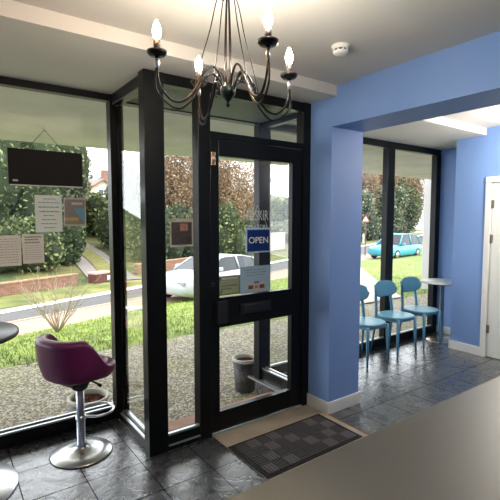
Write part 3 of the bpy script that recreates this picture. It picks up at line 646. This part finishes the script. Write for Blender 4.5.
for (px_, py_, warm) in ((.678, 1.518, 1), (.948, 1.205, 0), (1.239, 1.430, 0), (.975, 1.738, 0)):
    v = Vector((px_ - cx, py_ - cy)); Rr = v.length; d = v.normalized(); n_ = Vector((-d.y, d.x))
    def q(r_, z_, s_=0): return (cx + d.x * r_ + n_.x * s_, cy + d.y * r_ + n_.y * s_, z_)
    ar = MB()
    # two parallel strands: up from the hub, over a loop, down and out, then up to the pan
    ar.tube(spline([q(.02, ZH + .02), q(.03, ZH + .07), q(.06, ZH + .105), q(.095, ZH + .085), q(.13, ZH + .02), q(.175, ZH - .035), q(.225, ZH - .045), q(Rr - .012, ZH + .0), q(Rr, ZH + .06), q(Rr, ZH + .105)], 6), .0048, 8)
    ar.tube(spline([q(.02, ZH + .01, .012), q(.04, ZH + .05, .014), (q(.075, ZH + .07, .016)), q(.11, ZH + .04, .014), q(.15, ZH - .03, .01), q(.20, ZH - .072, .006), q(.25, ZH - .055, .002), q(Rr + .006, ZH - .01), q(Rr + .004, ZH + .05), q(Rr, ZH + .09)], 6), .0040, 8)
    # curl
    ar.tube([q(.10 + (.024 - .0008 * i) * math.cos(.42 * i - 1.2), ZH + .045 + (.024 - .0008 * i) * math.sin(.42 * i - 1.2), -.006) for i in range(20)], .0028, 6)
    A = obj('arm', ar, M_IRON, ch)
    obj('brace_wire', MB().tube(spline([q(.012, ZH + .415), q(.045, ZH + .36), q(.075, ZH + .24), q(.115, ZH + .11), q(.145, ZH - .005)], 6), .0022, 6), M_IRON, ch)
    zp = 2.2
    obj('drip_pan', MB().lathe([(0, -.016), (.006, -.016), (.010, -.008), (.028, -.006), (.036, .002), (.0375, .010), (.034, .008), (.02, .002), (0, .002)], 24, (px_, py_, zp)), M_IRON, A)
    obj('socket_cup', MB().lathe([(0, -.05), (.006, -.05), (.0085, -.03), (.0065, -.016), (0, -.016)], 14, (px_, py_, zp)), M_CHROME, A, label='bright metal socket cup')
    obj('candle_sleeve', MB().lathe([(0, .002), (.0125, .002), (.012, .052), (0, .052)], 16, (px_, py_, zp)), M_SLEEVE, A, label='dark brown candle sleeve')
    bm_ = mat('bulb_warm' if warm else 'bulb_white', (1, .8, .6, 1), .3, emit=((1, .55, .25, 1) if warm else (1, .93, .80, 1), 265 if warm else 305))
    obj('bulb', MB().lathe([(.006, .052), (.012, .062), (.0155, .076), (.0145, .090), (.010, .104), (.004, .118), (0, .122)], 18, (px_, py_, zp)), bm_, A, label='lit orange flame bulb' if warm else 'lit white flame bulb')

# smoke detector
sm = props(empty('smoke_detector', (1.98, 1.82, 2.62)), 'round white smoke detector on the ceiling beside the blue beam', 'smoke detector')
obj('base', MB().lathe([(0, 0), (.052, 0), (.055, -.004), (.053, -.012), (0, -.012)], 28), M_WHITE, sm, world=False)
obj('housing', MB().lathe([(.046, -.012), (.048, -.02), (.045, -.024)], 28).lathe([(.045, -.034), (.044, -.042), (.034, -.05), (.015, -.054), (0, -.055)], 28), M_WHITE, sm, world=False)
vb = MB().lathe([(.040, -.024), (.040, -.034)], 28, mi=0)
obj('vent_ring', vb, M_BLACKPL, sm, world=False, label='dark vent slots')
rb = MB()
for k in range(9):
    a = 2 * PI * k / 9; rb.tube([(.0425 * math.cos(a), .0425 * math.sin(a), -.022), (.0425 * math.cos(a), .0425 * math.sin(a), -.036)], .005, 6)
obj('ribs', rb, M_WHITE, sm, world=False)

# ------------------------------------------------------------ bar stool
M_PURPLE = mat('purple_leatherette', srgb(112, 34, 84), .34, noise=(18, .08), bump=(60, .08))
st = props(empty('bar_stool', (.735, 2.985, 0)), 'purple padded bar stool with chrome disc base by the big window', 'bar stool')
obj('base', MB().lathe([(0, .0), (.195, .0), (.20, .004), (.196, .010), (.13, .018), (.07, .030), (.035, .048), (.03, .055), (0, .055)], 48), M_CHROME, st, world=False)
obj('base_ring', MB().lathe([(.188, -.0), (.203, 0), (.203, .004), (.19, .005)], 48), M_BLACKPL, st, world=False)
obj('column', MB().lathe([(.034, .05), (.034, .07), (.028, .075), (.028, .30), (.026, .31), (.026, .47), (0, .47)], 24), M_CHROME, st, world=False)
rg = [(.03 + .01, -.02, .235)]
fr_ = spline([(.025, -.02, .25), (.07, -.09, .25), (.15, -.115, .25), (.225, -.07, .25), (.25, 0, .25), (.225, .07, .25), (.15, .115, .25), (.07, .09, .25), (.025, .02, .25)], 6)
obj('footrest', MB().tube(fr_, .009, 10).lathe([(.032, .235), (.032, .265), (.027, .265)], 20), M_CHROME, st, world=False)
obj('gas_lift_mechanism', MB().lathe([(.03, .44), (.05, .455), (.06, .48), (.075, .505), (0, .505)], 20).box(-.11, -.075, .50, .11, .075, .538), M_BLACKPL, st, world=False, bevel=.004)
obj('lever', MB().tube([(.05, -.02, .50), (.08, -.06, .475), (.09, -.08, .465)], .007, 8).tube([(.088, -.076, .467), (.10, -.095, .45)], .012, 8), M_BLACKPL, st, world=False)
# bucket shell: ring stations swept around back; stool faces local +X
def stool_shell():
    b = MB(); N = 40; rows = 9; outer = []; inner = []
    def prof(t):   # t in -pi..pi, 0 = front (+X)
        c = abs(t) / PI; up = min(1, max(0, (c - .36) / .30)); up = up * up * (3 - 2 * up); return .085 + .205 * up
    for i in range(N):
        t = -PI + 2 * PI * i / N; H = prof(t); co, si = math.cos(t), math.sin(t)
        sup = lambda e: (abs(co) ** e + abs(si) ** e) ** (-1 / e)
        s_ = sup(2.8); rx, ry = .222, .212
        up = (H - .085) / .205
        o_ = []; n_in = []
        for j in range(rows):
            u = j / (rows - 1)
            k = .86 + .14 * min(1, u * 2.2) ** .7; lean = 1 + .10 * up * u
            z = .535 + H * u + (.015 if u == 1 else 0) * 0
            o_.append((rx * s_ * co * k * lean - .005, ry * s_ * si * k * lean, z))
        for j in range(rows):
            u = 1 - j / (rows - 1); k = (1.10 if up > .9 else 1 + .10 * up) * 1.0
            th = .055; z = .535 + .085 + (H - .085 + .012) * u
            rr = max(0, 1 - th / .205) if j < rows - 1 else .76
            lean = 1 + .10 * up * u
            n_in.append((rx * s_ * co * rr * lean - .005, ry * s_ * si * rr * lean, z if j else z + .004))
        outer.append(o_ + n_in)
    vs = [p for st_ in outer for p in st_]; m = rows * 2; fs = []
    for i in range(N):
        i2 = (i + 1) % N
        for j in range(m - 1): fs.append((i * m + j, i2 * m + j, i2 * m + j + 1, i * m + j + 1))
    fs.append([i * m for i in range(N)][::-1]); fs.append([i * m + m - 1 for i in range(N)])
    b.add(vs, fs, 0, True); return b
sh = obj('bucket_seat', stool_shell(), M_PURPLE, st, world=False)
sb = sh.modifiers.new('sub', 'SUBSURF'); sb.levels = 1; sb.render_levels = 2
obj('seat_cushion', MB().lathe([(0, .0), (.14, 0), (.165, .012), (.17, .03), (.155, .045), (.1, .05), (0, .05)], 36, (-.01, 0, .60), sx=1.12, sy=1.0), M_PURPLE, st, world=False)
st.rotation_euler.z = math.radians(24)

# bar table at left edge
bt_ = props(empty('bar_table', (0.0, 2.95, 0)), 'round dark grey bar table on a chrome base at the left edge', 'table')
obj('tabletop', MB().lathe([(0, .915), (.36, .915), (.372, .920), (.372, .934), (.365, .938), (0, .938)], 64), [mat('grey_laminate', srgb(86, 88, 92), .3)], bt_, world=False)
obj('edge_band', MB().lathe([(.366, .911), (.376, .916), (.376, .932), (.374, .936)], 64), M_BLACKPL, bt_, world=False, label='black edge band')
obj('column', MB().lathe([(.04, .03), (.03, .06), (.03, .88), (.06, .905), (.12, .911), (0, .911)], 24), M_CHROME, bt_, world=False)
obj('base', MB().lathe([(0, 0), (.335, 0), (.345, .005), (.34, .012), (.2, .022), (.08, .036), (.04, .05), (0, .05)], 56), M_CHROME, bt_, world=False)

# ------------------------------------------------------------ pale blue chairs
M_CHAIR = mat('pale_blue_lacquer', srgb(122, 178, 200), .35); M_CHAIRB = mat('mid_blue_lacquer', srgb(84, 140, 170), .4)
def make_chair():
    r = empty('dining_chair')
    # seat: rounded shield outline, front (-Y) wider, dished ; local: faces -Y
    out = []
    for i in range(40):
        t = 2 * PI * i / 40; e = 2.5; c, s_ = math.cos(t), math.sin(t); k = (abs(c) ** e + abs(s_) ** e) ** (-1 / e)
        wd = .205 - .022 * (s_ > 0) * s_; out.append((wd * k * c, .20 * k * s_))
    b = MB(); vs = []
    prof = [(.0, .452), (.5, .450), (.85, .455), (.97, .459), (1.0, .453), (1.0, .443), (.96, .436), (0.5, .434), (0, .434)]
    for f_, z in prof: vs += [(x * max(f_, .001), y * max(f_, .001), z) for x, y in out]
    n = 40; fs = [(i * n + j, i * n + (j + 1) % n, (i + 1) * n + (j + 1) % n, (i + 1) * n + j) for i in range(len(prof) - 1) for j in range(n)]
    b.add(vs, fs, 0, True); obj('seat', b, M_CHAIR, r, world=False, label='round-cornered pale blue seat')
    obj('seat_frame', MB().box(-.16, -.165, .40, .16, -.145, .434).box(-.15, .14, .40, .15, .16, .434).box(-.17, -.15, .40, -.15, .15, .434).box(.15, -.15, .40, .17, .15, .434), M_CHAIRB, r, world=False)
    for s_ in (-1, 1):
        obj('leg', MB().tube([(s_ * .165, -.16, .435), (s_ * .17, -.165, .25), (s_ * .18, -.175, 0)], [.019, .017, .011], 10), M_CHAIRB, r, world=False)
        # rear leg runs on up as back upright
        obj('leg', MB().tube(spline([(s_ * .18, .205, 0), (s_ * .165, .175, .22), (s_ * .155, .155, .43), (s_ * .145, .165, .58), (s_ * .135, .188, .72), (s_ * .13, .20, .80)], 4), [.011 + .007 * min(1, i / 8) - (.006 if i > 14 else 0) for i in range(21)], 10), M_CHAIRB, r, world=False)
    # backrest: curved rounded panel
    b = MB(); vs = []; nx, nz = 24, 8
    for side in (0, 1):
        for i in range(nx + 1):
            u = -1 + 2 * i / nx; x = .20 * u; hh = .092 * (max(0, 1 - abs(u) ** 3.4)) ** .42 + .004
            yc = .178 - .045 * u * u
            for j in range(nz + 1):
                v_ = -1 + 2 * j / nz; z = .745 + hh * v_; vs.append((x, yc + .012 * v_ + (.007 if side else -.007), z))
    k = (nx + 1) * (nz + 1); fs = []
    for i in range(nx):
        for j in range(nz):
            a = i * (nz + 1) + j; fs.append((a, a + nz + 1, a + nz + 2, a + 1)); fs.append((k + a, k + a + 1, k + a + nz + 2, k + a + nz + 1))
        for j in (0, nz): a = i * (nz + 1) + j; fs.append((a, k + a, k + a + nz + 1, a + nz + 1) if j == 0 else (a, a + nz + 1, k + a + nz + 1, k + a))
    for j in range(nz):
        for i in (0, nx): a = i * (nz + 1) + j; fs.append((a, a + 1, k + a + 1, k + a) if i == 0 else (a, k + a, k + a + 1, a + 1))
    b.add(vs, fs, 0, True); obj('backrest', b, M_CHAIRB, r, world=False, label='curved mid blue backrest')
    return r
c0 = make_chair()
for i, (x, y, lb) in enumerate(((4.935, 3.125, 'pale blue wooden chair next to the white round table'), (4.39, 3.11, 'pale blue wooden chair in the middle of the row by the window'), (3.84, 3.095, 'pale blue wooden chair partly hidden behind the blue pillar'))):
    o = c0 if i == 0 else copy_tree(c0)
    o.location = (x, y, 0); props(o, lb, 'chair', 'pale blue chairs lined up at the side room window')

# white round table in the niche
wt = props(empty('side_table', (5.345, 3.075, 0)), 'white round side table in the blue niche beside the chairs', 'table')
obj('tabletop', MB().lathe([(0, .757), (.25, .757), (.266, .762), (.268, .772), (.264, .78), (0, .78)], 48), M_WHITE, wt, world=False)
obj('column', MB().lathe([(.045, .012), (.028, .03), (.026, .70), (.05, .735), (.09, .757), (0, .757)], 24), mat('grey_column', srgb(120, 132, 140), .35, .6), wt, world=False)
obj('base', MB().lathe([(0, 0), (.21, 0), (.215, .005), (.19, .012), (.05, .02), (0, .02)], 40), mat('warm_chrome', srgb(206, 190, 176), .25, .9), wt, world=False)

# ------------------------------------------------------------ entrance mat
em = props(empty('doormat', (2.015, 2.215, .004)), 'dark ribbed rubber entrance mat on the beige floor strip', 'doormat')
M_RUB = mat('rubber', (.006, .006, .006, 1), .8); M_PILE = mat('ribbed_carpet', srgb(74, 70, 70), .8); M_PILE2 = mat('ribbed_carpet_light', srgb(102, 95, 98), .8)
obj('backing', MB().box(-.44, -.226, 0, .44, .226, .007), M_RUB, em, world=False, bevel=.002)
rbm = MB(); nx_, ny_ = 9, 4; cwx, cwy = .82 / nx_, .406 / ny_
for i in range(nx_):
    for j in range(ny_):
        x0_, y0_ = -.41 + i * cwx, -.203 + j * cwy; cross = ((i + j) % 2 == 0 and (i // 2 + j) % 3 != 2)
        for k in range(4):
            o_ = (k + .5) / 4
            if cross: rbm.box(x0_ + cwx * (o_ - .075), y0_ + .004, .0068, x0_ + cwx * (o_ + .075), y0_ + cwy - .004, .0145, 1)
            else: rbm.box(x0_ + .003, y0_ + cwy * (o_ - .07), .0068, x0_ + cwx - .003, y0_ + cwy * (o_ + .07), .0125)
obj('ribs', rbm, [M_PILE, M_PILE2], em, world=False, label='grey basketweave ribs')

# ------------------------------------------------------------ counter in front
def counter_mat():
    m = mat('counter_laminate', srgb(122, 119, 110), .42, .6, bump=(3, .02)); n = m.node_tree; b = n.nodes['Principled BSDF']
    t = n.nodes.new('ShaderNodeTexCoord'); mp = n.nodes.new('ShaderNodeMapping'); mp.inputs['Scale'].default_value = (1.5, 60, 1)
    x = n.nodes.new('ShaderNodeTexNoise'); x.inputs['Scale'].default_value = 3; x.inputs['Detail'].default_value = 4
    r = n.nodes.new('ShaderNodeMapRange'); r.inputs['To Min'].default_value = .34; r.inputs['To Max'].default_value = .48
    n.links.new(t.outputs['Object'], mp.inputs['Vector']); n.links.new(mp.outputs['Vector'], x.inputs['Vector']); n.links.new(x.outputs['Fac'], r.inputs['Value']); n.links.new(r.outputs['Result'], b.inputs['Roughness'])
    return m
ct = props(empty('worktop', (1.0, .44, .96)), 'broad grey metallic counter worktop in the foreground', 'worktop')
obj('top_slab', MB().box(-.6, .13, .962, 2.35, .748, 1.0), counter_mat(), ct, bevel=.004)
cbn = props(empty('counter_cabinet', (1.0, .44, 0)), 'dark counter cabinet under the grey worktop', 'cabinet')
obj('body', MB().box(-.55, .16, .09, 2.3, .70, .96), mat('dark_cabinet', srgb(70, 66, 62), .5), cbn)
obj('plinth', MB().box(-.55, .2, 0, 2.3, .66, .09), M_BLACKPL, cbn)
for k in range(4): obj('panel', MB().box(-.53 + k * .71, .70, .11, .15 + k * .71, .716, .95), mat('dark_cabinet', None), cbn, bevel=.003)

# ------------------------------------------------------------ things in the windows
M_CORD = mat('black_cord', (.02, .02, .02, 1), .7); M_INK = mat('ink', srgb(128, 126, 130), .7)
hb = props(empty('hanging_board', (.64, 3.345, 2.22)), 'black rectangular board hanging on a cord in the big window', 'sign board')
rr_ = math.radians(.3)
obj('board', MB().box(.40, 3.326, 1.833, .882, 3.338, 2.075), mat('black_board', (.016, .015, .014, 1), .6, spec=.1), hb, bevel=.002)
obj('edge_strip', MB().box(.41, 3.327, 1.825, .882, 3.337, 1.832), M_PAPER, hb, label='white lower edge')
obj('sticker', MB().box(.425, 3.3245, 1.852, .457, 3.326, 1.865), M_PAPER, hb, label='small white sticker')
obj('cord', MB().tube([(.52, 3.335, 2.075), (.638, 3.352, 2.222), (.76, 3.335, 2.075)], .0022, 6), M_CORD, hb)
obj('suction_hook', MB().tube([(.638, 3.371, 2.225), (.638, 3.362, 2.225), (.638, 3.352, 2.222)], [.018, .010, .004], 14), M_CLEAR, hb)

def notice(name, x0_, z0_, x1_, z1_, y, label, paper, lines=(), blocks=(), cat='notice', th=.0015):
    r = props(empty(name, ((x0_ + x1_) / 2, y, z0_)), label, cat)
    obj('sheet', MB().box(x0_, y - th, z0_, x1_, y, z1_), paper, r)
    RR = random.Random(len(name) + int(x0_ * 100)); W_ = x1_ - x0_; H_ = z1_ - z0_
    if lines:
        b = MB()
        for (zf, hf, a0, a1, solid) in lines:
            x = x0_ + a0 * W_
            while x < x0_ + a1 * W_ - .004:
                wl = RR.uniform(.06, .16) * W_ if not solid else (a1 - a0) * W_; xe = min(x + wl, x0_ + a1 * W_)
                zc = z0_ + zf * H_; b.box(x, y - th - .0006, zc - hf * H_ / 2, xe, y - th + .0002, zc + hf * H_ / 2); x = xe + .025 * W_
        obj('printed_lines', b, M_INK, r)
    for k, (nm, a0, b0, a1, b1, m) in enumerate(blocks):
        obj(nm, MB().box(x0_ + a0 * W_, y - th - .0004 - .0004 * k, z0_ + b0 * H_, x0_ + a1 * W_, y - th + .0002, z0_ + b1 * H_), m, r)
    return r
notice('handwritten_notice', .563, 1.502, .742, 1.765, 3.370, 'white A4 notice with lines of handwriting in the big window', M_PAPER,
       [(.90, .02, .3, .75, 0), (.80, .02, .12, .9, 0), (.68, .03, .12, .92, 0), (.56, .03, .15, .9, 0), (.45, .02, .3, .7, 0), (.34, .02, .25, .78, 0), (.23, .02, .2, .8, 0), (.12, .02, .3, .72, 0)])
notice('flyer', .755, 1.545, .91, 1.752, 3.370, 'small grey flyer with a blue triangle and yellow strip', mat('flyer_paper', srgb(206, 200, 194), .6, transl=.4), [],
       [('print_panel', .05, .06, .95, .94, mat('flyer_grey', srgb(164, 156, 150), .6, transl=.4)), ('yellow_strip', .06, .18, .66, .30, mat('flyer_yellow', srgb(220, 196, 130), .6, transl=.4)), ('heading', .35, .75, .85, .84, M_PAPER)])
fl_ = bpy.data.objects['flyer']; fx, fz, fw, fh = .755, 1.545, .155, .207
obj('blue_triangle', MB().prism([(fx + .45 * fw, fz + .62 * fh), (fx + .95 * fw, fz + .62 * fh), (fx + .95 * fw, fz + .12 * fh), (fx + .72 * fw, fz + .3 * fh)][::-1], 'y', 3.3678, 3.3686), mat('flyer_blue', srgb(130, 190, 220), .6, transl=.4), fl_, label='light blue triangle')
M_OLD = mat('beige_paper', srgb(228, 220, 212), .7, transl=.5)
notice('printed_notice', .475, 1.283, .612, 1.49, 3.370, 'beige printed page with bold heading, right half of the window pair', M_OLD,
       [(.90, .045, .1, .88, 0), (.81, .045, .1, .75, 0), (.71, .045, .1, .85, 0)] + [(.60 - .075 * k, .012, .1, .9, 0) for k in range(7)])
notice('printed_notice', .30, 1.272, .466, 1.484, 3.370, 'beige printed page without heading at the left edge of the window', M_OLD,
       [(.88 - .085 * k, .014, .08, .9, 0) for k in range(10)])
# poster sleeve in the sidelight
ps = props(empty('poster', (1.355, 2.676, 1.405)), 'small dark poster in a clear sleeve hung by two clips in the sidelight', 'poster')
obj('sleeve', MB().box(1.268, 2.676, 1.405, 1.445, 2.678, 1.60), mat('pale_sleeve', srgb(196, 196, 184), .3, transl=.4), ps, label='pale clear plastic sleeve')
obj('sheet', MB().box(1.280, 2.6748, 1.42, 1.434, 2.676, 1.575), mat('dark_poster', srgb(62, 56, 54), .5, noise=(30, .3)), ps)
obj('picture', MB().box(1.345, 2.6742, 1.515, 1.405, 2.6750, 1.565), mat('poster_picture', srgb(150, 110, 92), .6, noise=(70, .3)), ps)
for x in (1.30, 1.40): obj('clip', MB().tube([(x - .006, 2.674, 1.585), (x - .006, 2.674, 1.615), (x, 2.674, 1.622), (x + .006, 2.674, 1.615), (x + .006, 2.674, 1.585)], .003, 6), mat('clip_cream', srgb(222, 214, 180), .4), ps)
# OPEN sign
os_ = props(empty('open_sign', (1.995, 2.655, 1.70)), 'blue hanging sign with white OPEN lettering on the entrance door', 'sign')
ro_ = lambda b_: b_
obj('sign_board', MB().box(1.868, 2.640, 1.338, 2.106, 2.646, 1.528), mat('sign_border', srgb(176, 196, 214), .4), os_, bevel=.003, label='pale edged sign board')
obj('sign_face', MB().box(1.884, 2.6385, 1.350, 2.096, 2.6402, 1.514), mat('sign_blue', srgb(16, 62, 132), .35, transl=.4), os_, label='blue sign face')
text_obj('lettering', 'OPEN', .072, M_WHITE, os_, (-.005, -.0175, -.268), (PI / 2, 0, 0), sx=1.02, sy=.95)['label'] = 'white OPEN lettering'
obj('string', MB().tube([(1.90, 2.643, 1.522), (1.995, 2.66, 1.70), (2.09, 2.643, 1.522)], .002, 6), mat('pale_string', srgb(200, 196, 180), .7), os_)
obj('suction_hook', MB().tube([(1.995, 2.679, 1.703), (1.995, 2.668, 1.703), (1.995, 2.66, 1.70)], [.017, .009, .004], 14), M_CLEAR, os_)
# door stickers
notice('sticker', 1.648, 1.03, 1.845, 1.175, 2.679, 'green and white sticker low on the left of the door glass', mat('sticker_frame', srgb(120, 122, 108), .5), [],
       [('face', .06, .08, .94, .78, mat('sticker_green', srgb(186, 196, 150), .5, transl=.4)), ('heading', .15, .80, .9, .92, M_PAPER), ('text_block', .12, .45, .85, .52, M_INK), ('text_block', .12, .30, .6, .36, M_INK), ('icon', .1, .12, .18, .26, M_INK)], cat='sticker')
notice('door_poster', 1.845, 1.025, 2.135, 1.232, 2.679, 'pale blue poster with small pictures low on the door glass', mat('pale_blue_print', srgb(176, 198, 212), .5, transl=.4),
       [(.86, .02, .2, .85, 0), (.76, .02, .15, .85, 0), (.66, .02, .2, .8, 0)],
       [('picture_panel', .22, .06, .85, .42, mat('poster_cream', srgb(206, 190, 176), .5)), ('photo', .26, .14, .42, .28, mat('photo_brown', srgb(96, 78, 74), .5)), ('photo', .47, .16, .58, .26, mat('photo_red', srgb(170, 120, 100), .5)), ('photo', .63, .14, .80, .28, mat('photo_brown', None)), ('photo', .45, .34, .62, .42, mat('photo_grey', srgb(110, 116, 122), .5))], cat='poster')
# vinyl lettering on the door glass (applied outside)
vl = props(empty('window_lettering', (2.0, 2.6875, 1.62)), 'faint white vinyl lettering on the door glass above the OPEN sign', 'lettering')
M_VIN = mat('white_vinyl', srgb(214, 216, 212), .5)
text_obj('upper_line', 'HIILSKIR', .085, M_VIN, vl, (0.0, 0, .0), (PI / 2, 0, 0), sx=.78, sy=1.3, depth=.0004)
text_obj('lower_line', 'TIPRATORI', .042, M_VIN, vl, (0.0, 0, -.085), (PI / 2, 0, 0), sx=1.05, depth=.0004)
